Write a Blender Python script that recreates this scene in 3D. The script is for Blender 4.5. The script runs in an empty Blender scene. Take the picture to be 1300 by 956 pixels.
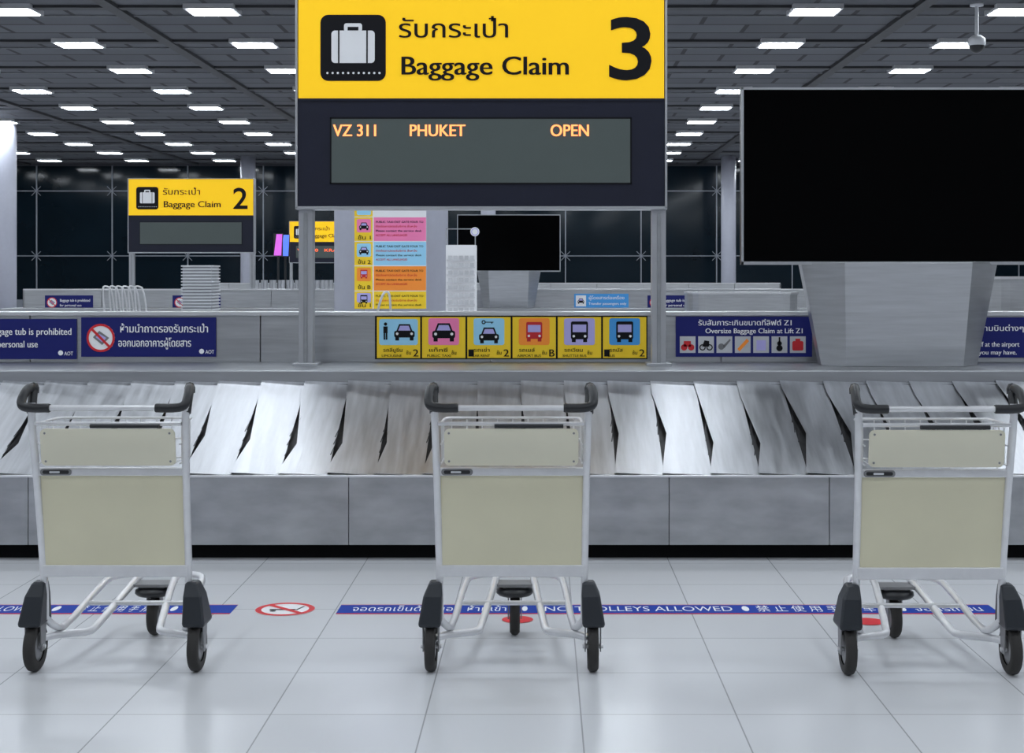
import bpy, math, random
from mathutils import Vector, Matrix
random.seed(7)
F=1900.0; HX=690.0; HY=350.0; EYE=1.55
def W(px,py,D):
    return ((px-HX)*D/F, D, EYE-(py-HY)*D/F)
# ------------------------------------------------------------ materials
def mat(name,col,rough=0.5,metal=0.0,emit=None,es=0.0,spec=0.5,noise=0.0,nscale=8.0,stretch=(1,1,1),bump=0.0,rvar=0.0,coat=0.0):
    m=bpy.data.materials.new(name); m.use_nodes=True
    nt=m.node_tree; b=nt.nodes['Principled BSDF']
    b.inputs['Base Color'].default_value=(*col,1)
    b.inputs['Roughness'].default_value=rough
    b.inputs['Metallic'].default_value=metal
    b.inputs['Specular IOR Level'].default_value=spec
    b.inputs['Coat Weight'].default_value=coat
    if emit is not None:
        b.inputs['Emission Color'].default_value=(*emit,1)
        b.inputs['Emission Strength'].default_value=es
    if noise>0 or bump>0 or rvar>0:
        tc=nt.nodes.new('ShaderNodeTexCoord'); mp=nt.nodes.new('ShaderNodeMapping')
        mp.inputs['Scale'].default_value=stretch
        n=nt.nodes.new('ShaderNodeTexNoise'); n.inputs['Scale'].default_value=nscale; n.inputs['Detail'].default_value=5
        nt.links.new(tc.outputs['Object'],mp.inputs['Vector']); nt.links.new(mp.outputs[0],n.inputs['Vector'])
        if noise>0:
            r=nt.nodes.new('ShaderNodeMapRange'); r.inputs['To Min'].default_value=1-noise; r.inputs['To Max'].default_value=1+noise
            r.inputs['From Min'].default_value=.25; r.inputs['From Max'].default_value=.75
            nt.links.new(n.outputs['Fac'],r.inputs['Value'])
            mx=nt.nodes.new('ShaderNodeVectorMath'); mx.operation='SCALE'; mx.inputs[0].default_value=col
            nt.links.new(r.outputs[0],mx.inputs['Scale']); nt.links.new(mx.outputs[0],b.inputs['Base Color'])
        if rvar>0:
            r=nt.nodes.new('ShaderNodeMapRange'); r.inputs['To Min'].default_value=max(0.02,rough-rvar); r.inputs['To Max'].default_value=rough+rvar
            r.inputs['From Min'].default_value=.3; r.inputs['From Max'].default_value=.7
            nt.links.new(n.outputs['Fac'],r.inputs['Value']); nt.links.new(r.outputs[0],b.inputs['Roughness'])
        if bump>0:
            bp=nt.nodes.new('ShaderNodeBump'); bp.inputs['Strength'].default_value=bump; bp.inputs['Distance'].default_value=.01
            nt.links.new(n.outputs['Fac'],bp.inputs['Height']); nt.links.new(bp.outputs[0],b.inputs['Normal'])
    return m
def brickmat(name,c1,c2,cm,bw,rh,mortar,loc,rough,offset=0.0,spec=.5):
    m=bpy.data.materials.new(name); m.use_nodes=True; nt=m.node_tree; b=nt.nodes['Principled BSDF']
    tc=nt.nodes.new('ShaderNodeTexCoord'); mp=nt.nodes.new('ShaderNodeMapping'); mp.inputs['Location'].default_value=loc
    br=nt.nodes.new('ShaderNodeTexBrick'); br.offset=offset; br.inputs['Scale'].default_value=1
    br.inputs['Brick Width'].default_value=bw; br.inputs['Row Height'].default_value=rh; br.inputs['Mortar Size'].default_value=mortar
    br.inputs['Mortar Smooth'].default_value=0.1
    br.inputs['Color1'].default_value=(*c1,1); br.inputs['Color2'].default_value=(*c2,1); br.inputs['Mortar'].default_value=(*cm,1)
    nt.links.new(tc.outputs['Object'],mp.inputs[0]); nt.links.new(mp.outputs[0],br.inputs['Vector'])
    nt.links.new(br.outputs['Color'],b.inputs['Base Color'])
    b.inputs['Roughness'].default_value=rough; b.inputs['Specular IOR Level'].default_value=spec
    return m
M={}
M['steel']=mat('brushed_steel',(.52,.53,.55),.36,1.0,noise=.12,nscale=3,stretch=(1,1,14),rvar=.06)
M['steel_dark']=mat('dull_steel',(.40,.41,.43),.42,1.0,noise=.12,nscale=2,stretch=(.6,6,6))
M['skirt']=mat('skirt_steel',(.46,.47,.49),.42,.92,noise=.2,nscale=4,stretch=(1,1,2.5),rvar=.08)
M['plate']=mat('scratched_plate',(.56,.57,.60),.40,1.0,noise=.16,nscale=3,stretch=(10,1,1),rvar=.05)
M['ledge']=mat('ledge_steel',(.78,.78,.80),.3,.8)
M['alu']=mat('aluminium',(.74,.74,.76),.33,.6,noise=.05,nscale=20)
M['cream']=mat('cream_laminate',(.70,.66,.48),.45,noise=.06,nscale=3)
M['cream2']=mat('cream_basket',(.72,.69,.55),.4,noise=.05,nscale=3)
M['black']=mat('black_plastic',(.014,.015,.018),.35,noise=.1,nscale=10)
M['guard']=mat('guard_plastic',(.014,.018,.025),.4,noise=.1,nscale=10)
M['rubber']=mat('tyre_rubber',(.028,.026,.025),.75,bump=.2,nscale=60)
M['hub']=mat('hub_grey',(.25,.25,.26),.45,.4,noise=.05)
M['gap']=mat('dark_gap',(.006,.006,.007),.8,noise=.1,spec=.1)
M['under']=mat('under_plate',(.07,.07,.075),.5,.6,noise=.2,nscale=20)
M['yellow']=mat('sign_yellow',(.95,.56,.015),.5,emit=(.98,.60,.015),es=.42,noise=.01,spec=.2)
M['navy']=mat('sign_charcoal',(.012,.014,.030),.45,noise=.05,spec=.3)
M['lcd']=mat('led_panel',(.055,.068,.068),.35,noise=.05,nscale=3,emit=(.07,.088,.088),es=.35,spec=.3)
M['led']=mat('led_amber',(.9,.4,.15),.5,emit=(1.0,.26,.07),es=1.8,noise=.01)
M['ledred']=mat('led_red',(1,.15,.05),.5,emit=(1.0,.12,.03),es=1.3,noise=.01)
M['blk']=mat('print_black',(.006,.006,.009),.5,noise=.05,spec=.2)
M['white']=mat('print_white',(.75,.76,.79),.5,emit=(.85,.87,.9),es=.12,noise=.01)
M['blue']=mat('sign_blue',(.010,.014,.12),.45,emit=(.015,.02,.2),es=.10,noise=.03,spec=.25)
M['lblue']=mat('picto_lightblue',(.28,.58,.80),.5,emit=(.30,.62,.85),es=.15,noise=.01)
M['mblue']=mat('picto_blue',(.05,.28,.65),.5,emit=(.05,.30,.7),es=.15,noise=.01)
M['pink']=mat('picto_pink',(.80,.20,.42),.5,emit=(.85,.22,.45),es=.15,noise=.01)
M['orange']=mat('picto_orange',(.85,.26,.03),.5,emit=(.9,.28,.03),es=.15,noise=.01)
M['lilac']=mat('picto_lilac',(.38,.36,.70),.5,emit=(.42,.40,.75),es=.15,noise=.01)
M['pyel']=mat('picto_yellow',(.85,.58,.02),.5,emit=(.92,.66,.02),es=.12,noise=.01)
M['red']=mat('print_red',(.70,.02,.03),.5,noise=.02)
M['tape']=mat('tape_blue',(.006,.045,.36),.6,noise=.05,spec=.15)
M['tape_edge']=mat('tape_red',(.55,.03,.06),.6,noise=.05,spec=.15)
M['screen']=mat('tv_glass',(.001,.001,.0012),.15,spec=.06,noise=.05)
M['colw']=mat('column_paint',(.47,.48,.56),.45,noise=.03)
M['offw']=mat('offwhite_plastic',(.64,.65,.68),.5,noise=.04)
M['offw2']=mat('rack_plastic',(.58,.59,.62),.5,noise=.04)
M['tub']=mat('tub_plastic',(.34,.35,.38),.5,noise=.04)
M['wallw']=mat('wall_paint',(.42,.42,.44),.7,noise=.03)
M['walld']=mat('wall_dark',(.04,.04,.05),.6,noise=.05)
M['glass']=mat('night_glass',(.004,.010,.016),.10,spec=.32,noise=.3,nscale=.4)
M['mull']=mat('mullion_paint',(.25,.27,.31),.45,noise=.03)
M['post']=mat('post_steel',(.50,.51,.54),.35,.7,noise=.05)
M['emit']=mat('lamp_diffuser',(1,1,1),.5,emit=(.87,.94,1.0),es=26,noise=.01)
M['house']=mat('lamp_housing',(.5,.5,.52),.5,noise=.02)
M['adv']=mat('advert_screen',(.4,.1,.5),.3,emit=(.6,.10,.6),es=.9,noise=.3,nscale=2)
M['adv2']=mat('advert_screen_blue',(.1,.2,.8),.3,emit=(.10,.2,.9),es=.9,noise=.3,nscale=2)
# ------------------------------------------------------------ mesh builder
class B:
    def __init__(s): s.v=[];s.f=[];s.m=[];s.mats=[];s.sm=[]
    def mi(s,k):
        m=M[k]
        if m not in s.mats: s.mats.append(m)
        return s.mats.index(m)
    def add(s,vs,fs,k,sm=False):
        o=len(s.v); s.v+= [tuple(v) for v in vs]; i=s.mi(k)
        for f in fs: s.f.append([o+a for a in f]); s.m.append(i); s.sm.append(sm)
    def box(s,c,d,k,rz=0,rx=0,ry=0):
        R=Matrix.Rotation(rz,3,'Z')@Matrix.Rotation(ry,3,'Y')@Matrix.Rotation(rx,3,'X')
        vs=[]
        for x in(-1,1):
            for y in(-1,1):
                for z in(-1,1):
                    vs.append(Vector(c)+R@Vector((x*d[0]/2,y*d[1]/2,z*d[2]/2)))
        s.add(vs,[(0,1,3,2),(4,6,7,5),(0,4,5,1),(2,3,7,6),(0,2,6,4),(1,5,7,3)],k)
    def b2(s,x0,x1,y0,y1,z0,z1,k): s.box(((x0+x1)/2,(y0+y1)/2,(z0+z1)/2),(abs(x1-x0),abs(y1-y0),abs(z1-z0)),k)
    def tube(s,pts,r,k,seg=12,smooth=0,closed=False):
        P=[Vector(p) for p in pts]
        for _ in range(smooth):
            Q=[P[0]]
            for a,b in zip(P[:-1],P[1:]): Q+= [a*.75+b*.25,a*.25+b*.75]
            Q.append(P[-1]); P=Q
        vs=[];fs=[];n=len(P); up=None
        for i,p in enumerate(P):
            t=(P[min(i+1,n-1)]-P[max(i-1,0)]).normalized()
            if up is None: up=t.orthogonal().normalized()
            up=(up-t*up.dot(t)).normalized(); w=t.cross(up)
            rr=r(i/(n-1)) if callable(r) else r
            for j in range(seg):
                a=2*math.pi*j/seg; vs.append(p+up*math.cos(a)*rr+w*math.sin(a)*rr)
        for i in range(n-1):
            for j in range(seg):
                fs.append((i*seg+j,i*seg+(j+1)%seg,(i+1)*seg+(j+1)%seg,(i+1)*seg+j))
        s.add(vs,fs,k,True)
        s.add([vs[j] for j in range(seg)],[tuple(range(seg))[::-1]],k)
        s.add([vs[(n-1)*seg+j] for j in range(seg)],[tuple(range(seg))],k)
    def lathe(s,prof,c,axis,k,seg=32,rz=0):
        vs=[];fs=[];n=len(prof); R=Matrix.Rotation(rz,3,'Z')
        for j in range(seg):
            a=2*math.pi*j/seg
            for r,h in prof:
                p=Vector((h,r*math.cos(a),r*math.sin(a))) if axis=='X' else Vector((r*math.cos(a),r*math.sin(a),h))
                vs.append(Vector(c)+R@p)
        for j in range(seg):
            for i in range(n-1):
                fs.append((j*n+i,((j+1)%seg)*n+i,((j+1)%seg)*n+i+1,j*n+i+1))
        s.add(vs,fs,k,True)
    def poly(s,pts,y,k):
        s.add([(p[0],y,p[1]) for p in pts],[tuple(range(len(pts)))],k)
    def disc(s,cx,cz,r,y,k,n=32,a0=0,a1=2*math.pi):
        s.poly([(cx+r*math.cos(a0+(a1-a0)*i/n),cz+r*math.sin(a0+(a1-a0)*i/n)) for i in range(n)],y,k)
    def rect(s,x0,z0,x1,z1,y,k): s.poly([(x0,z0),(x1,z0),(x1,z1),(x0,z1)],y,k)
    def rrect(s,x0,z0,x1,z1,r,y,k):
        x0,x1=min(x0,x1),max(x0,x1); z0,z1=min(z0,z1),max(z0,z1)
        pts=[]
        for cx,cz,a in((x1-r,z1-r,0),(x0+r,z1-r,90),(x0+r,z0+r,180),(x1-r,z0+r,270)):
            for i in range(6):
                t=math.radians(a+i*18); pts.append((cx+r*math.cos(t),cz+r*math.sin(t)))
        s.poly(pts,y,k)
    def ring(s,cx,cz,r0,r1,y,k,n=36):
        vs=[];fs=[]
        for i in range(n):
            a=2*math.pi*i/n
            vs+=[(cx+r0*math.cos(a),y,cz+r0*math.sin(a)),(cx+r1*math.cos(a),y,cz+r1*math.sin(a))]
        for i in range(n):
            j=(i+1)%n; fs.append((2*i,2*i+1,2*j+1,2*j))
        s.add(vs,fs,k)
    def obj(s,name,parent=None,loc=(0,0,0),bevel=0):
        me=bpy.data.meshes.new(name); me.from_pydata(s.v,[],s.f)
        for m in s.mats: me.materials.append(m)
        for i,p in enumerate(me.polygons): p.material_index=s.m[i]; p.use_smooth=s.sm[i]
        me.update()
        o=bpy.data.objects.new(name,me); bpy.context.collection.objects.link(o)
        o.location=loc
        if parent: o.parent=parent
        if bevel>0:
            md=o.modifiers.new('bevel','BEVEL'); md.width=bevel; md.segments=2; md.limit_method='ANGLE'; md.angle_limit=math.radians(50)
        return o
def empty(name,loc=(0,0,0)):
    e=bpy.data.objects.new(name,None); e.empty_display_size=.1; e.location=loc
    bpy.context.collection.objects.link(e); return e
def text(body,name,x,y,z,size,k,parent,width=None,bold=0.0,align='LEFT',flat=False,thick=0.0):
    first=None
    for q in range(3 if thick>0 else 1):
        cu=bpy.data.curves.new(name,'FONT'); cu.body=body; cu.size=size/.73; cu.align_x=align
        cu.offset=bold*size
        cu.materials.append(M[k]); cu.resolution_u=4
        o=bpy.data.objects.new(name,cu); bpy.context.collection.objects.link(o)
        o.location=(x+q*thick*size*.5,y-q*.0004,z)
        if not flat: o.rotation_euler=(math.pi/2,0,0)
        if parent: o.parent=parent
        if width:
            if first is None:
                bpy.context.view_layer.update()
                w=o.dimensions.x; first=width/w if w>1e-5 else 1
            o.scale.x=first
    return o
# ------------------------------------------------------------ room
HC=6.5; YB=-10; YF=66; XS=30
M['floor']=brickmat('floor_tiles',(.67,.68,.71),(.645,.655,.685),(.36,.365,.38),.548,.556,.0028,(-.680,-7.51,0),.24,spec=.42)
b=B(); b.b2(-XS,XS,YB,YF,-.1,0,'floor'); b.obj('floor')
M['ceil']=brickmat('ceiling_panels',(.118,.124,.140),(.088,.092,.105),(.028,.029,.032),1.85,1.0,.05,(.6,.5,0),.7,offset=.5,spec=.2)
b=B(); b.b2(-XS,XS,YB,YF,HC,HC+.1,'ceil'); b.obj('ceiling')
M['beam']=mat('ceiling_beam',(.032,.033,.038),.6,noise=.1)
M['beaml']=mat('ceiling_rail',(.17,.175,.19),.5,noise=.1)
b=B()
for i in range(20):
    y=-8.5+4*i
    if y<YF-.5: b.b2(-XS,XS,y-.14,y+.14,HC-.05,HC,'beam'); b.b2(-XS,XS,y+.9,y+.95,HC-.03,HC,'beaml')
for i in range(-4,5):
    x=-.5+7.4*i
    b.b2(x-.12,x+.12,YB,YF,HC-.07,HC,'beam')
b.obj('ceiling_beams')
b=B(); b.b2(-XS-.1,-XS,YB,YF,0,HC,'walld'); b.obj('wall_left')
b=B(); b.b2(XS,XS+.1,YB,YF,0,HC,'walld'); b.obj('wall_right')
b=B(); b.b2(-XS,XS,YB-.1,YB,0,HC,'wallw'); b.obj('wall_front')
b=B(); b.b2(-XS,XS,YF+.06,YF+.16,0,HC,'walld'); b.b2(-XS,XS,YF-.05,YF+.06,0,.5,'mull'); b.b2(-XS,XS,YF-.05,YF+.06,HC-.12,HC,'walld'); b.obj('wall_back')
b=B(); b.b2(-XS,XS,YF,YF+.05,.5,HC-.12,'glass'); b.obj('window_1')
b=B()
for z in(2.42,5.28): b.b2(-XS,XS,YF-.12,YF-.09,z-.02,z+.02,'mull')
x=-29.
while x<29:
    b.b2(x-.025,x+.025,YF-.06,YF-.01,.5,HC-.1,'mull')
    for z in(2.42,5.28):
        b.tube([(x-.2,YF-.1,z-.2),(x+.2,YF-.1,z+.2)],.016,'mull',6); b.tube([(x-.2,YF-.1,z+.2),(x+.2,YF-.1,z-.2)],.016,'mull',6)
    x+=3.33
b.obj('window_frame')
for i in range(0,4):
    cx=-12.3+10*(i); 
    b=B(); b.lathe([(0,0),(.31,0),(.31,HC),(0,HC)],(cx,62.3,0),'Z','colw',24)
    b.box((cx,62.3,.15),(.8,.8,.3),'mull'); b.obj('structural_column')
b=B(); b.lathe([(0,0),(.6,0),(.6,HC),(0,HC)],(-17.53,48,0),'Z','colw',40); b.box((-17.53,48,.1),(1.5,1.5,.2),'mull'); b.obj('structural_column')
# lamps
b=B()
for r in range(-8,10):
    y=27.6+3.97*r
    for c in range(-6,7):
        x=-2.4+3.7*c
        if abs(x)>XS-1: continue
        b.b2(x-.46,x+.46,y-.40,y+.40,HC-.09,HC-.001,'house')
        b.add([(x-.41,y-.33,HC-.1),(x-.41,y+.33,HC-.1),(x+.41,y+.33,HC-.1),(x+.41,y-.33,HC-.1)],[(0,1,2,3)],'emit')
b.obj('ceiling_light_panels')
# ------------------------------------------------------------ carousel
def carousel(name,Y0,x0,x1,detail):
    e=empty(name,(0,Y0,0))
    b=B()
    b.b2(x0+.1,x1-.1,.08,2.7,0,.09,'gap')
    pr=[(.02,.085),(.02,.44),(.95,.855),(.95,.9),(2.75,.9),(2.75,.085)]
    vs=[(x0+.02,p[0],p[1]) for p in pr]+[(x1-.02,p[0],p[1]) for p in pr]; n=len(pr)
    b.add(vs,[tuple(range(n))[::-1],tuple(range(n,2*n))]+[(i,(i+1)%n,(i+1)%n+n,i+n) for i in range(n)],'under')
    b.obj('hull',e)
    b=B(); w=.872; x=-1.06-w*math.floor((-1.06-x0)/w)
    xs=[x0]+[x+w*i for i in range(100) if x0<x+w*i<x1]+[x1]
    for a,c in zip(xs[:-1],xs[1:]):
        if c-a>.02: b.b2(a+.002,c-.002,-.006,.02,.085,.452,'skirt')
    b.obj('skirt_panels',e,bevel=.001)
    b=B(); b.b2(x0,x1,-.014,.03,.452,.466,'ledge'); b.obj('skirt_lip',e,bevel=.004)
    b=B()
    b.b2(x0,x1,.95,2.76,.893,.975,'steel_dark'); b.obj('island_deck',e,bevel=.008)
    b=B(); b.b2(x0,x1,.925,.95,.872,.893,'gap')
    b.obj('rubber_strip',e)
    b=B()
    segs=[x0]
    s=x0
    while s<x1-1.6: s+=1.53; segs.append(s)
    segs.append(x1)
    for a,c in zip(segs[:-1],segs[1:]): b.b2(a+.15 if a==x0 else a+.003,c-.15 if c==x1 else c-.003,1.79,1.90,.975,1.285,'steel')
    for xe in(x0+.15,x1-.15): b.tube([(xe,1.845,.975),(xe,1.845,1.285)],.055,'steel',20)
    b.b2(x0+.12,x1-.12,1.765,1.925,1.285,1.312,'ledge')
    b.obj('fence',e,bevel=.004)
    if detail:
        b=B(); b3=B(); th=math.atan2(.894-.46,.95); L=math.hypot(.95,.434)
        pitch=.262; n=int((x1-x0)/pitch)
        def S(u,v,h): return (u, v*math.cos(th)-h*math.sin(th), .462+v*math.sin(th)+h*math.cos(th))
        for i in range(n):
            cx=x0+.13+i*pitch; tilt=random.uniform(.010,.017); amp=random.uniform(.040,.065)
            pk=random.uniform(.26,.42); te=random.uniform(.82,1.0)
            # straight-edged flat plate; one edge is notched so the blade below shows as a slim wedge
            ts=[0,.06,pk,te,1.0] if te<.99 else [0,.06,pk,.98,1.0]
            vs=[]
            for t in ts:
                if t<=.06: o_=0.0 if t==0 else .006
                elif t<=pk: o_=amp
                else: o_=amp*max(0,(ts[3]-t)/(ts[3]-pk))
                ul=-pitch*.5+.003+o_; ur=pitch*.5+.012
                for xl in(ul,ur):
                    vs.append(S(cx+xl,t*L,.005+tilt*(1-(xl+pitch*.5)/pitch)))
            b.add(vs,[(2*j,2*j+1,2*j+3,2*j+2) for j in range(4)],'plate')
            for q in range(3):
                t0=pk-.12+q*.1+random.uniform(0,.05); t1=t0+random.uniform(.15,.28); u0=cx-pitch*.5+random.uniform(0,.01); u1=u0+random.uniform(.02,.045)
                b3.add([S(u0,t0*L,.006),S(u0+.006,t0*L,.006),S(u1,t1*L,.016)],[(0,1,2)],'under')
        o=b.obj('slope_plates',e)
        md=o.modifiers.new('thick','SOLIDIFY'); md.thickness=.003; md.offset=-1
        b3.obj('slope_brushes',e)
    else:
        b=B(); th=math.atan2(.434,.95)
        b.box(((x0+x1)/2,.475,.68),(x1-x0,1.03,.012),'plate',rx=th); b.obj('slope_plates',e)
    return e
carousel('baggage_carousel',8.15,-8.0,8.3,True)
carousel('baggage_carousel',25.2,-9.5,11,False)
carousel('baggage_carousel',48.0,-12,8,False)
# ------------------------------------------------------------ claim signs
def suitcase(b,cx,cz,s,y,fg,bg):
    b.rrect(cx-.36*s,cz-.24*s,cx+.36*s,cz+.30*s,.06*s,y,fg)
    b.rrect(cx-.15*s,cz+.28*s,cx+.15*s,cz+.42*s,.04*s,y-.001,fg)
    b.rect(cx-.09*s,cz+.30*s,cx+.09*s,cz+.36*s,y-.002,bg)
    for q in(-.25,.22): b.rect(cx+q*s,cz-.24*s,cx+(q+.025)*s,cz+.30*s,y-.002,bg)
def claim_sign(D,cx,num,led,post_z=.975):
    z0=1.99; e=empty('baggage_claim_sign',(cx,D,z0)); S=.005
    u=lambda p:(p-611)*S
    v=lambda p:(262-p)*S
    b=B()
    b.b2(u(378),u(844),0,.16,v(262),v(-11),'navy'); b.obj('housing',e,bevel=.004)
    b=B(); 
    for a,c in((u(375),u(378)),(u(844),u(847))): b.b2(a,c,-.01,.17,v(265),v(-13),'post')
    b.b2(u(375),u(847),-.01,.17,v(266),v(262),'post'); b.b2(u(375),u(847),-.01,.17,v(-11),v(-13),'post')
    for a in(387,837): b.b2(u(a)-.045,u(a)+.045,.03,.13,post_z-z0,v(266),'post'); b.box((u(a),.08,post_z-z0+.01),(.16,.16,.02),'post')
    b.b2(u(387)-.012,u(387)+.012,.022,.03,post_z-z0+.02,v(270),'steel_dark')
    b.b2(u(837)-.012,u(837)+.012,.022,.03,post_z-z0+.02,v(270),'steel_dark')
    b.obj('frame_posts',e,bevel=.003)
    b=B()
    b.b2(u(379),u(843),-.006,0,v(126),v(-10),'yellow')
    b.rect(u(379),v(128),u(843),v(125),-.008,'navy')
    b.rrect(u(407),v(103),u(490),v(19),.05,-.009,'blk')
    suitcase(b,u(448.5),v(62),.083*5*.92,-.011,'white','blk')
    for i in range(11): b.disc(u(416+i*6.6),v(93),.0075,-.012,'white',10)
    b.b2(u(421),u(800),-.006,0,v(232),v(151),'lcd')
    for a,c,p,q in((419,802,149,151),(419,802,232,234),(419,421,149,234),(800,802,149,234)): b.rect(u(a),v(q),u(c),v(p),-.008,'blk')
    b.obj('face',e)
    text('รับกระเป๋า','label_thai',u(505),-.011,v(48),.118,'blk',e,width=138*S,thick=.03)
    text('Baggage Claim','label_english',u(507),-.011,v(95),.122,'blk',e,width=211*S,thick=.06)
    text(num,'number',u(766),-.011,v(100),.405,'blk',e,width=54*S,bold=.018)
    if led==1:
        for t,a,w in(('VZ 311',423,54),('PHUKET',519,70),('OPEN',698,48)): text(t,'led_text',u(a),-.011,v(173),.078,'led',e,width=w*S,thick=.05)
    if led==2: text('VZ 320   KRABI','led_text',u(430),-.011,v(190),.1,'ledred',e,width=300*S,thick=.03)
    return e
claim_sign(9.5,(611-HX)/200,'3',1)
claim_sign(27.9,(242.5-HX)*27.9/F,'2',0)
claim_sign(49.8,(412-HX)*49.8/F,'1',2)
# ------------------------------------------------------------ fence boards
class Board:
    def __init__(s,name,x0,y0,x1,y1,D,k,depth=.012):
        s.D=D; s.cx=(x0+x1)/2; s.cy=(y0+y1)/2; s.k=D/F
        s.e=empty(name,W(s.cx,s.cy,D)); s.b=B()
        s.b.b2(s.u(x0),s.u(x1),0,depth,s.v(y1),s.v(y0),k)
    def u(s,p): return (p-s.cx)*s.k
    def v(s,p): return (s.cy-p)*s.k
    def rect(s,x0,y0,x1,y1,l,k): s.b.rect(s.u(x0),s.v(y1),s.u(x1),s.v(y0),-.0015*l,k)
    def rr(s,x0,y0,x1,y1,r,l,k): s.b.rrect(s.u(x0),s.v(y1),s.u(x1),s.v(y0),r*s.k,-.0015*l,k)
    def pl(s,pts,l,k): s.b.poly([(s.u(a),s.v(c)) for a,c in pts],-.0015*l,k)
    def disc(s,x,y,r,l,k): s.b.disc(s.u(x),s.v(y),r*s.k,-.0015*l,k,20)
    def ring(s,x,y,r0,r1,l,k): s.b.ring(s.u(x),s.v(y),r0*s.k,r1*s.k,-.0015*l,k)
    def txt(s,t,x,y,h,w,k='white',bold=0): text(t,'label',s.u(x),-.007,s.v(y),h*s.k,k,s.e,width=w*s.k,thick=.04)
    def done(s): s.b.obj('panel',s.e); return s.e
FD=9.925
def tub(bd,cx,cy,r):
    bd.disc(cx,cy,r,1,'white')
    bd.pl([(cx-r*.55,cy-r*.05),(cx-.1*r,cy-.5*r),(cx+.6*r,cy),(cx+.1*r,cy+.5*r)],2,'hub')
    bd.pl([(cx-r*.35,cy-r*.05),(cx-.1*r,cy-.3*r),(cx+.4*r,cy),(cx+.1*r,cy+.3*r)],2.5,'lilac')
    bd.ring(cx,cy,r*.84,r,3,'red')
    q=.62*r; t=.06*r
    bd.pl([(cx-q-t,cy-q+t),(cx-q+t,cy-q-t),(cx+q+t,cy+q-t),(cx+q-t,cy+q+t)],3.5,'red')
bd=Board('baggage_tub_notice',103,403,274,453,FD,'blue')
tub(bd,128,429,18); bd.txt('ห้ามนำถาดรองรับกระเป๋า',152,422,10,111); bd.txt('ออกนอกอาคารผู้โดยสาร',150,440,10,92); bd.disc(256,446,3.2,1,'white'); bd.txt('AOT',261,449,5,11); bd.done()
bd=Board('baggage_tub_notice',-76,405,97,456,FD,'blue')
tub(bd,-50,431,18); bd.txt('Baggage tub is prohibited',-18,425,9,108); bd.txt('for personal use',-18,441,9,66); bd.disc(77,448,3.2,1,'white'); bd.txt('AOT',82,451,5,11); bd.done()
bd=Board('oversize_baggage_notice',858,402,1031,453,FD,'blue')
bd.txt('รับสัมภาระเกินขนาดที่ลิฟต์ Z1',886,413,7,118); bd.txt('Oversize Baggage Claim at Lift Z1',895,423,6.5,123)
for i in range(7):
    x=863+i*23.3; bd.rect(x,427,x+20,448,1,'offw')
    k=['red','blk','hub','orange','lilac','blk','red'][i]
    if i==0: bd.disc(x+5.5,441,4,2,k); bd.disc(x+14.5,441,4,2,k); bd.rect(x+5,433,x+14,440,2,k)
    elif i==1: bd.ring(x+5.5,441,2.6,4,2,k); bd.ring(x+14.5,441,2.6,4,2,k); bd.pl([(x+5,440),(x+8,432),(x+14,433),(x+14,440)],2,k)
    elif i==2: bd.disc(x+6,440,4,2,k); bd.pl([(x+8,439),(x+17,430),(x+18,432),(x+10,442)],2,k)
    elif i==3: bd.pl([(x+3,443),(x+15,430),(x+18,433),(x+6,446)],2,k)
    elif i==4: bd.rect(x+4,432,x+16,445,2,k)
    elif i==5: bd.disc(x+10,442,4,2,k); bd.disc(x+10,436,3,2,k); bd.rect(x+9,428,x+11,438,2,k)
    else: bd.rr(x+3,433,x+17,445,2,2,k); bd.rect(x+7,430,x+13,433,2,k)
bd.done()
bd=Board('lost_baggage_notice',1160,403,1352,454,FD,'blue')
bd.txt('ป้ายสัมภาระที่ สนามบินต่างๆ',1172,420,7,126); bd.txt('Please contact our staff at the airport',1172,440,6.5,121); bd.txt('for the baggage that you may have.',1172,450,6,118); bd.done()
# pictogram panels
def car(bd,cx,cy,s,k='blk'):
    bd.pl([(cx-.30*s,cy-.02*s),(cx-.2*s,cy-.28*s),(cx+.2*s,cy-.28*s),(cx+.30*s,cy-.02*s)],3,k)
    bd.pl([(cx-.23*s,cy-.04*s),(cx-.16*s,cy-.22*s),(cx+.16*s,cy-.22*s),(cx+.23*s,cy-.04*s)],4,'lilac' if k!='red' else 'white')
    bd.rr(cx-.38*s,cy-.03*s,cx+.38*s,cy+.22*s,.07*s,3.5,k)
    bd.rect(cx-.34*s,cy+.2*s,cx-.2*s,cy+.33*s,3,k); bd.rect(cx+.2*s,cy+.2*s,cx+.34*s,cy+.33*s,3,k)
    bd.disc(cx-.27*s,cy+.08*s,.05*s,4.5,'white'); bd.disc(cx+.27*s,cy+.08*s,.05*s,4.5,'white')
def bus(bd,cx,cy,s,k='blk'):
    bd.rr(cx-.3*s,cy-.36*s,cx+.3*s,cy+.27*s,.06*s,3,k)
    bd.rect(cx-.24*s,cy-.25*s,cx+.24*s,cy+.02*s,4,'lilac')
    bd.rect(cx-.27*s,cy+.25*s,cx-.13*s,cy+.37*s,3,k); bd.rect(cx+.13*s,cy+.25*s,cx+.27*s,cy+.37*s,3,k)
    bd.disc(cx-.2*s,cy+.16*s,.045*s,4.5,'white'); bd.disc(cx+.2*s,cy+.16*s,.045*s,4.5,'white')
def keyi(bd,cx,cy,s):
    bd.ring(cx-.28*s,cy,.05*s,.1*s,4,'blk'); bd.rect(cx-.2*s,cy-.02*s,cx+.2*s,cy+.02*s,4,'blk'); bd.rect(cx+.1*s,cy,cx+.14*s,cy+.08*s,4,'blk')
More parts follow.
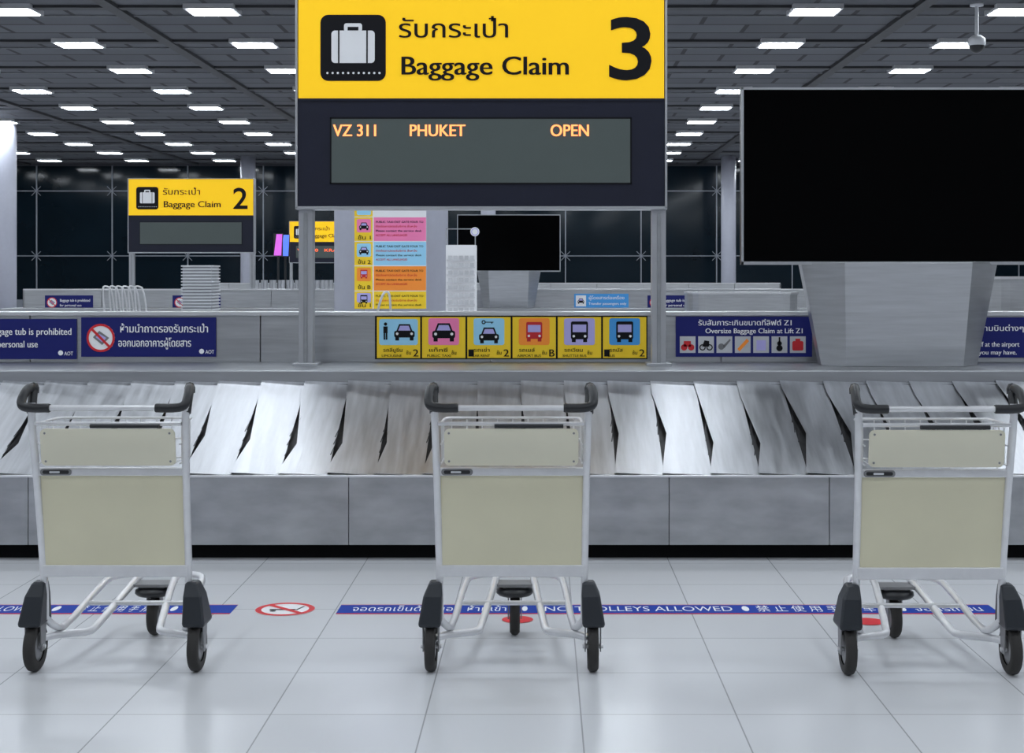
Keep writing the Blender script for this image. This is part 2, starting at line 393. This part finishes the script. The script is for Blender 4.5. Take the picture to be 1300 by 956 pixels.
def man(bd,cx,cy,s):
    bd.disc(cx,cy-.32*s,.07*s,4,'blk'); bd.rect(cx-.09*s,cy-.22*s,cx+.09*s,cy+.06*s,4,'blk'); bd.rect(cx-.08*s,cy+.05*s,cx-.01*s,cy+.34*s,4,'blk'); bd.rect(cx+.01*s,cy+.05*s,cx+.08*s,cy+.34*s,4,'blk')
kinds=[('lblue','limo','LIMOUSINE','รถลีมูซีน','2'),('pink','car','PUBLIC TAXI','แท็กซี่','1'),('lblue','key','CAR RENT','รถเช่า','2'),('orange','van','AIRPORT BUS','รถเมล์','B'),('lilac','bus','SHUTTLE BUS','รถเวียน','1'),('mblue','bus2','BUS','รถบัส','2')]
bd=Board('transport_pictogram_board',476,401,822,456,FD,'blk')
for i,(c,t,en,th_,nm) in enumerate(kinds):
    x=478.5+i*57.4; bd.rect(x,402.5,x+55,454.5,1,'pyel')
    if t=='limo':
        bd.rr(x+3,405,x+52,438,3,2.4,'lblue'); car(bd,x+35,421,34); man(bd,x+11,421,30)
    else: bd.rr(x+8,404,x+47,438,3,2.4,c)
    if t=='car': car(bd,x+27.5,421,38)
    if t=='key': keyi(bd,x+28,409,26); car(bd,x+27.5,425,33)
    if t=='van': bus(bd,x+27.5,421,34,'red')
    if t=='bus': bus(bd,x+27.5,421,36)
    if t=='bus2': bus(bd,x+27.5,421,36)
    bd.txt(th_,x+8,446.5,4.6,min(24,3.3*len(th_)),'blk'); bd.txt(en,x+6,453,3.2,min(30,2.8*len(en)),'blk'); bd.txt('ชั้น',x+37,450,4.5,6,'blk'); bd.txt(nm,x+45.5,452.5,9.5,6.5,'blk')
bd.done()
FD2=26.98
for x0,x1 in((57,118),(219,280),(822,895)):
    bd=Board('baggage_tub_notice',x0,375,x1,393,FD2,'blue'); tub(bd,x0+9,384,6.5); bd.txt('Baggage tub is prohibited',x0+19,383,3.6,x1-x0-23); bd.txt('for personal use',x0+19,389,3.2,(x1-x0)*.45); bd.done()
bd=Board('transfer_notice',729,373,798,391,FD2,'mblue')
bd.rect(731,375,744,389,1,'white'); car(bd,737.5,382,11); bd.txt('ผู้โดยสารต่อเครื่อง',747,380,4,45); bd.txt('Transfer passengers only',747,387,3.4,48); bd.done()
# ------------------------------------------------------------ display stands
def display(D,cx,s=1.0):
    e=empty('video_display_stand',(cx,D,.975)); 
    b=B(); w=1.02*s; z0=.645; z1=1.775*s if s==1 else .645+1.13*s
    b.b2(-w,w,0,.07,z0,z1,'black'); 
    t=.014
    b.b2(-w,w,-.012,.0,z0,z0+.02,'post'); b.b2(-w,w,-.012,0,z1-t,z1,'post'); b.b2(-w,-w+t,-.012,0,z0,z1,'post'); b.b2(w-t,w,-.012,0,z0,z1,'post')
    b.b2(-w+t,w-t,-.006,.0,z0+.02,z1-t,'screen')
    b.b2(-.4,.4,.07,.16,z0+.1,z1-.2,'black')
    b.obj('screen',e)
    b=B()
    def ringp(z,wb,wf,yf): return [(-wb,.17,z),(-wb,.05,z),(-wf,yf,z),(wf,yf,z),(wb,.05,z),(wb,.17,z)]
    bot=ringp(0,.50*s,.37*s,-.10); top=ringp(.66,.63*s,.40*s,-.20)
    n=6; b.add(bot+top,[tuple(range(n))[::-1],tuple(range(n,2*n))]+[(i,(i+1)%n,(i+1)%n+n,i+n) for i in range(n)],'steel')
    b.obj('pedestal',e,bevel=.006)
    b=B(); b.b2(-.64*s,.64*s,.02,.18,.655,.672,'post'); b.obj('pedestal_cap',e)
    return e
display(9.55,(1144-HX)*9.55/F)
display(26.6,(646-HX)*26.6/F,.9)
# ------------------------------------------------------------ round column with sign totem
b=B(); cx=(496-HX)*20.5/F
b.lathe([(0,0),(.78,0),(.78,HC),(0,HC)],(cx,20.6,0),'Z','colw',48); b.lathe([(.78,0),(.80,0),(.80,.2),(.78,.2)],(cx,20.6,0),'Z','steel',48); b.obj('round_column')
bd=Board('transport_directory_board',450,262,541,392,19.5,'white',.03)
rows=[(262,275,'pyel','white','key'),(276,306,'pyel','pink','car'),(307,337,'pyel','lblue','key'),(338,369,'pyel','orange','van'),(370,392,'pyel','pyel','bus')]
for a,c,k1,k2,t in rows:
    bd.rect(450,a,473,c,1,k1); bd.rr(453,a+2,471,min(c-8,a+19) if c-a>20 else c-2,2,2,{'car':'pink','key':'lblue','van':'orange','bus':'lilac'}[t])
    bd.rect(474.5,a,541,c,1,k2)
    if c-a>20:
        if t=='van': bus(bd,462,a+10,15,'red')
        elif t=='bus': bus(bd,462,a+10,15)
        else: car(bd,462,a+11,16)
        bd.txt({'car':'ชั้น 1','key':'ชั้น 2','van':'ชั้น B','bus':'ชั้น 1'}[t],454,c-2,5,16,'blk')
        for q in range(4 if c-a>25 else 3): bd.txt(['PUBLIC TAXI EXIT GATE FOUR TO','ติดต่อเคาน์เตอร์บริการ ชั้นหนึ่ง','Please contact the service desk','ACCEPT ALL LANGUAGES'][q],477,a+7+q*5.6,2.6,[60,52,58,40][q],'red' if q%2 else 'blk')
e=bd.done(); 
b=B(); 
for q in(-.35,.35): b.b2(q-.02,q+.02,.03,.06,-e.location.z,.4,'post')
b.b2(-.45,.45,-.1,.07,-e.location.z,-e.location.z+.02,'post'); b.obj('legs',e)
# brochure rack
D=18.2; x0,_,zt=W(566,311,D); x1=W(604,311,D)[0]
e=empty('brochure_rack',((x0+x1)/2,D,0)); b=B(); w=(x1-x0)/2
b.b2(-w,w,0,.3,.05,zt,'white'); b.b2(-w-.02,w+.02,-.05,.32,0,.05,'hub')
for i in range(18):
    z=.2+i*(zt-.3)/18
    b.b2(-w+.01,w-.01,-.03,0,z,z+.012,'offw')
    for q in range(5):
        xx=-w+.03+q*(2*w-.03)/5; b.b2(xx,xx+.045,-.02,-.002,z+.012,z+.06,random.choice(['offw2','offw']))
b.obj('rack',e)
b=B(); b.b2(-w,-w+.012,-.01,0,zt,zt+.2,'post'); b.b2(-w,w,-.01,.01,zt+.19,zt+.2,'post'); b.b2(w-.012,w,-.01,0,zt,zt+.2,'post')
b.disc(w-.01,zt+.16,.055,-.02,'white'); b.ring(w-.01,zt+.16,.035,.045,-.022,'lilac'); b.obj('header_frame',e)
# baggage tub stack, rails, bollards, adverts
D=24.2; e=empty('baggage_tub_stack',(W(255,0,D)[0],D,0)); b=B()
for i in range(34):
    z=.03+i*.05; wv=.25
    b.b2(-wv,wv,-.3,.3,z+.012,z+.035,'offw'); b.b2(-wv+.02,wv-.02,-.28,.28,z-.02,z+.012,'tub')
b.obj('tubs',e,bevel=.004)
e=empty('queue_rail',(W(156,0,23.5)[0],23.5,0)); b=B()
for i in range(6):
    x=-.28+i*.10; b.tube([(x,0,0),(x,0,.9),(x-.04,0,1.33),(x-.02,.02,1.40),(x+.12,.05,1.34),(x+.2,.05,0)],.014,'alu',8,2)
b.obj('rails',e)
e=empty('queue_rail',(W(487,0,17.5)[0],17.5,0)); b=B()
b.tube([(-.1,0,0),(-.1,0,1.0),(-.02,0,1.34),(.06,.02,1.38),(.08,.05,1.2),(.08,.05,0)],.014,'alu',8,2); b.obj('rails',e)
b=B()
for i in range(9):
    for j in range(2):
        x=W(326+i*11,0,44)[0]; b.tube([(x,44+j,0),(x,44+j,1.42)],.07,'post',10); b.lathe([(0,0),(.16,0),(.16,.03),(0,.03)],(x,44+j,0),'Z','hub',16)
b.obj('bollard_row')
for px,k in((353,'adv'),(362,'adv2')):
    p=W(px,310,46+ (px-352)*.1); e=empty('advertising_screen',(p[0],p[1],0)); b=B()
    b.b2(-.14,.14,0,.06,2.15,2.85,'black'); b.poly([(-.13,2.17),(.10,2.17),(.13,2.83),(-.05,2.83)],-.004,k); b.b2(-.03,.03,.01,.05,0,2.15,'black'); b.b2(-.2,.2,-.1,.15,0,.03,'black'); b.obj('screen',e)
def desk(px0,px1,ytop,D,name='steel_service_counter'):
    xa=W(px0,0,D)[0]; xb=W(px1,0,D)[0]; z=W(0,ytop,D)[2]; e=empty(name,((xa+xb)/2,D,0)); w=(xb-xa)/2; b=B()
    pts=[(-w,.6),( -w,.25)]+[(-w+.25-.25*math.cos(t*math.pi/8),.25-.25*math.sin(t*math.pi/8)) for t in range(1,5)]+[(w-.25+.25*math.sin(t*math.pi/8),.25-.25*math.cos(t*math.pi/8)) for t in range(0,5)]+[(w,.6)]
    n=len(pts); b.add([(x,y,0) for x,y in pts]+[(x,y,z-.03) for x,y in pts],[tuple(range(n))[::-1],tuple(range(n,2*n))]+[(i,(i+1)%n,(i+1)%n+n,i+n) for i in range(n)],'steel')
    b.add([(x*1.02,y-.02,z-.03) for x,y in pts]+[(x*1.02,y-.02,z) for x,y in pts],[tuple(range(n))[::-1],tuple(range(n,2*n))]+[(i,(i+1)%n,(i+1)%n+n,i+n) for i in range(n)],'ledge')
    b.obj('body',e)
desk(1254,1420,351,16.5); desk(874,1016,371,22.5); desk(695,845,368,30)
# security camera on a short ceiling stem
p=W(1240,58,27.2); e=empty('dome_security_camera',(p[0],p[1],p[2])); b=B(); q=1.45
b.tube([(0,0,.1),(0,0,HC-p[2])],.035,'offw',10); b.lathe([(0,.14*q),(.05*q,.13*q),(.105*q,.09*q),(.11*q,.02*q),(.1*q,0)],(0,0,0),'Z','offw'); b.lathe([(.095*q,0)]+[(.095*q*math.cos(t),-.095*q*math.sin(t)) for t in [i*math.pi/16 for i in range(1,9)]],(0,0,0),'Z','black'); b.lathe([(0,0),(.12,0),(.12,.05),(0,.05)],(0,0,HC-p[2]-.05),'Z','offw'); b.obj('dome',e)
# ------------------------------------------------------------ trolleys
def trolley(cx,D):
    e=empty('luggage_trolley',(cx,D,0))
    for s,nm in((-1,'left'),(1,'right')):
        b=B(); x=s*.317; c=(x,0,.097)
        b.lathe([(.058,-.019),(.086,-.021),(.094,-.015),(.097,0),(.094,.015),(.086,.021),(.058,.019)],c,'X','rubber',40)
        b.lathe([(0,-.012),(.03,-.018),(.058,-.014),(.058,.014),(.03,.018),(0,.012)],c,'X','hub',32)
        b.tube([(x-.04,0,.097),(x+.04,0,.097)],.009,'alu',12)
        b.obj('wheel_'+nm,e)
        b=B()
        for q in(-.03,.03):
            b.add([(x+q-.002,-.022,.08),(x+q-.002,.022,.08),(x+q-.002,.04,.22),(x+q-.002,-.035,.22),(x+q+.002,-.022,.08),(x+q+.002,.022,.08),(x+q+.002,.04,.22),(x+q+.002,-.035,.22)],[(0,1,2,3),(4,7,6,5),(0,4,5,1),(1,5,6,2),(2,6,7,3),(3,7,4,0)],'hub')
        b.obj('fork_'+nm,e)
        b=B()
        def rg(z,xa,xb,ya,yb): return [(s*xa,ya,z),(s*xb,ya,z),(s*xb,yb,z),(s*xa,yb,z)]
        lv=[rg(.185,.278,.360,-.075,.07),rg(.20,.274,.362,-.078,.07),rg(.30,.272,.345,-.05,.05),rg(.345,.275,.325,-.03,.04),rg(.352,.28,.318,-.02,.035)]
        vs=sum(lv,[]); fs=[(3,2,1,0),(16,17,18,19)]
        for l in range(4):
            for q in range(4): fs.append((l*4+q,l*4+(q+1)%4,l*4+4+(q+1)%4,l*4+4+q))
        b.add(vs,fs,'guard'); b.obj('wheel_guard_'+nm,e,bevel=.008)
        b=B()
        b.tube([(s*.283,.015,.20),(s*.283,.01,.34),(s*.290,-.07,.80),(s*.296,-.105,1.0),(s*.297,-.10,1.06)],.0145,'alu',12,1)
        b.obj('upright_'+nm,e)
        b=B()
        b.tube([(s*.299,-.10,1.02),(s*.301,-.08,1.07),(s*.303,-.06,1.115),(s*.311,-.10,1.118),(s*.317,-.15,1.085),(s*.312,-.178,1.055),(s*.28,-.18,1.046),(s*.2,-.18,1.047)],lambda t:.0175 if t<.98 else .0155,'black',14,2)
        b.lathe([(0,.022),(.014,.018),(.021,0),(.02,-.02),(0,-.02)],(s*.303,-.06,1.115),'Z','black',16)
        b.obj('grip_'+nm,e)
        b=B()
        b.tube([(s*.315,.02,.12),(s*.27,.08,.122),(s*.20,.11,.122),(s*.140,.125,.125),(s*.128,.17,.135),(s*.085,.55,.232),(s*.080,.66,.245)],.0155,'alu',12,1)
        b.tube([(s*.29,.02,.21),(s*.262,.06,.16),(s*.242,.12,.14),(s*.212,.55,.235),(s*.19,.64,.245),(s*.12,.67,.247),(0,.67,.247)],.0145,'alu',12,1)
        b.obj('deck_rail_'+nm,e)
    b=B(); b.tube([(-.21,-.18,1.047),(.21,-.18,1.047)],.0115,'alu',14); b.obj('handle_bar',e)
    b=B()
    b.b2(-.29,.29,-.075,-.045,.775,.805,'alu'); b.b2(-.285,.285,-.02,.012,.372,.418,'alu')
    b.tube([(-.225,.35,.19),(.225,.35,.19)],.010,'alu')
    b.obj('cross_members',e,bevel=.003)
    b=B()
    a0=-.012; a1=-.062
    vs=[(-.272,a0,.418),(.272,a0,.418),(.277,a1,.778),(-.277,a1,.778),(-.272,a0+.012,.418),(.272,a0+.012,.418),(.277,a1+.012,.778),(-.277,a1+.012,.778)]
    b.add(vs,[(0,1,2,3),(4,7,6,5),(0,4,5,1),(1,5,6,2),(2,6,7,3),(3,7,4,0)],'cream'); b.obj('back_panel',e)
    b=B()
    b.rrect(-.272,.777,-.15,.803,.012,-.079,'hub'); b.rrect(-.262,.783,-.16,.797,.006,-.081,'black'); b.rrect(-.235,.786,-.195,.794,.003,-.083,'offw'); b.obj('name_plate',e)
    b=B()
    x0,x1,z0,z1,r=-.258,.258,.818,.962,.02; pts=[]
    for cx_,cz_,a in((x1-r,z1-r,0),(x0+r,z1-r,90),(x0+r,z0+r,180),(x1-r,z0+r,270)):
        for i in range(6):
            t=math.radians(a+i*18); pts.append((cx_+r*math.cos(t),cz_+r*math.sin(t)))
    n=len(pts); yb=lambda z:-.105-(z-.82)*.15
    b.add([(p[0],yb(p[1]),p[1]) for p in pts]+[(p[0],yb(p[1])+.014,p[1]) for p in pts],[tuple(range(n))[::-1],tuple(range(n,2*n))]+[(i,(i+1)%n,(i+1)%n+n,i+n) for i in range(n)],'cream2')
    b.obj('basket_board',e)
    b=B(); 
    for q in(-.24,.24):
        for z in(.835,.945): b.disc(q,z,.0045,yb(z)-.002,'hub',12)
    b.obj('rivets',e)
    b=B()
    b.tube([(-.282,-.11,.98),(.282,-.11,.98)],.008,'alu',10)
    for z,yy in((.98,.14),(.90,.125),(.825,.11)):
        b.tube([(-.272,-.10,z),(-.272,yy-.03,z),(-.245,yy,z),(.245,yy,z),(.272,yy-.03,z),(.272,-.10,z)],.0035 if z<.97 else .0055,'alu',8,1)
    for i in range(9):
        x=-.245+i*.49/8; b.tube([(x,.14,.98),(x,.11,.825),(x,-.09,.822)],.0028,'alu',6)
    for s in(-1,1):
        for i in range(3): b.tube([(s*.272,-.06+i*.065,.98),(s*.272,-.06+i*.065,.825)],.0028,'alu',6)
    b.obj('wire_basket',e)
    b=B(); b.tube([(-.065,-.123,.972),(.20,-.123,.972)],.008,'black',10); b.obj('brake_strip',e)
    b=B(); cy=.57
    b.lathe([(0,.018),(.06,.018),(.078,.01),(.08,-.004),(.07,-.014),(0,-.016)],(0,cy,.192),'Z','black',32)
    b.box((0,cy,.225),(.18,.1,.012),'hub'); b.box((0,cy,.212),(.1,.06,.02),'hub')
    b.lathe([(.045,-.02),(.072,-.021),(.082,-.012),(.085,0),(.082,.012),(.072,.021),(.045,.02)],(0,cy+.02,.085),'X','rubber',36,rz=.0)
    b.lathe([(0,-.012),(.045,-.015),(.045,.015),(0,.012)],(0,cy+.02,.085),'X','hub',28)
    for q in(-.028,.028): b.box((q,cy+.012,.13),(.004,.045,.11),'hub')
    b.obj('front_castor',e)
    return e
trolley(-1.676,5.87); trolley(-.1236,5.87); trolley(1.50,5.82)
# ------------------------------------------------------------ floor tape + stickers
TY=6.95
def fx(px,D): return (px-HX)*D/F
e=empty('floor_tape',(0,TY,0)); b=B()
for xa,xb in((-4.2,fx(297,TY)),(fx(430,TY),fx(1262,TY))):
    b.b2(xa,xb,-.085,.085,.0005,.002,'tape'); b.b2(xa,xb,-.098,-.085,.0005,.002,'tape_edge'); b.b2(xa,xb,.085,.093,.0005,.002,'tape_edge')
b.obj('tape',e)
def ft(t,px,wpx): text(t,'tape_text',fx(px,TY),-.045,.003,.10,'white',e,width=wpx*TY/F,flat=True)
ft('จอดรถเข็นด้านนอก ห้ามเข้า',447,195); ft('●',662,7); ft('NO TROLLEYS ALLOWED',690,238); ft('●',941,9); ft('禁 止 使 用 手 推 车',960,150); ft('●',1140,9); ft('จอดรถเข็น',1160,85)
ft('NO TROLLEYS ALLOWED',-120,170); ft('●',66,9); ft('禁 止 使 用 手 推 车',98,110); ft('●',216,8); ft('ห้าม',232,30)
def sticker(x,y,r,full):
    e=empty('floor_sticker',(x,y,0)); b=B()
    def dz(r0,z,k,n=40,r1=0):
        if r1:
            vs=[];fs=[]
            for i in range(n):
                a=2*math.pi*i/n; vs+=[(r0*math.cos(a),r0*math.sin(a),z),(r1*math.cos(a),r1*math.sin(a),z)]
            for i in range(n): j=(i+1)%n; fs.append((2*i,2*i+1,2*j+1,2*j))
            b.add(vs,fs,k)
        else: b.add([(r0*math.cos(2*math.pi*i/n),r0*math.sin(2*math.pi*i/n),z) for i in range(n)],[tuple(range(n))],k)
    if full:
        dz(r,.001,'white'); dz(r*.8,.002,'red',40,r)
        b.add([(-.07,-.02,.0022),(.05,-.02,.0022),(.05,0,.0022),(-.07,0,.0022)],[(0,1,2,3)],'blk'); b.add([(.05,-.02,.0022),(.06,-.02,.0022),(.085,.06,.0022),(.075,.06,.0022)],[(0,1,2,3)],'blk')
        for q in(-.05,.04): b.add([(q+.015*math.cos(i*.785),-.04+.015*math.sin(i*.785),.0022) for i in range(8)],[tuple(range(8))],'blk')
        q=r*.6; b.add([(-q-.01,q-.01,.0026),(-q+.01,q+.01,.0026),(q+.01,-q+.01,.0026),(q-.01,-q-.01,.0026)],[(0,1,2,3)],'red')
    else: dz(r,.0025,'red')
    b.obj('sticker',e)
sticker(fx(362,TY),TY,.137,True); sticker(fx(657,6.74),6.74,.07,False); sticker(fx(1103,6.7),6.7,.07,False)
# ------------------------------------------------------------ world + camera
w=bpy.data.worlds.new('night'); bpy.context.scene.world=w; w.use_nodes=True
w.node_tree.nodes['Background'].inputs[0].default_value=(.02,.025,.04,1); w.node_tree.nodes['Background'].inputs[1].default_value=.5
cd=bpy.data.cameras.new('camera'); co=bpy.data.objects.new('camera',cd); bpy.context.collection.objects.link(co)
co.location=(0,0,EYE); co.rotation_euler=(math.pi/2,0,0); cd.sensor_width=36; cd.sensor_fit='HORIZONTAL'; cd.lens=36*F/1300
cd.shift_x=-(HX-650)/1300; cd.shift_y=-(478-HY)/1300; cd.clip_end=300
bpy.context.scene.camera=co
bpy.context.scene.view_settings.view_transform='Standard'
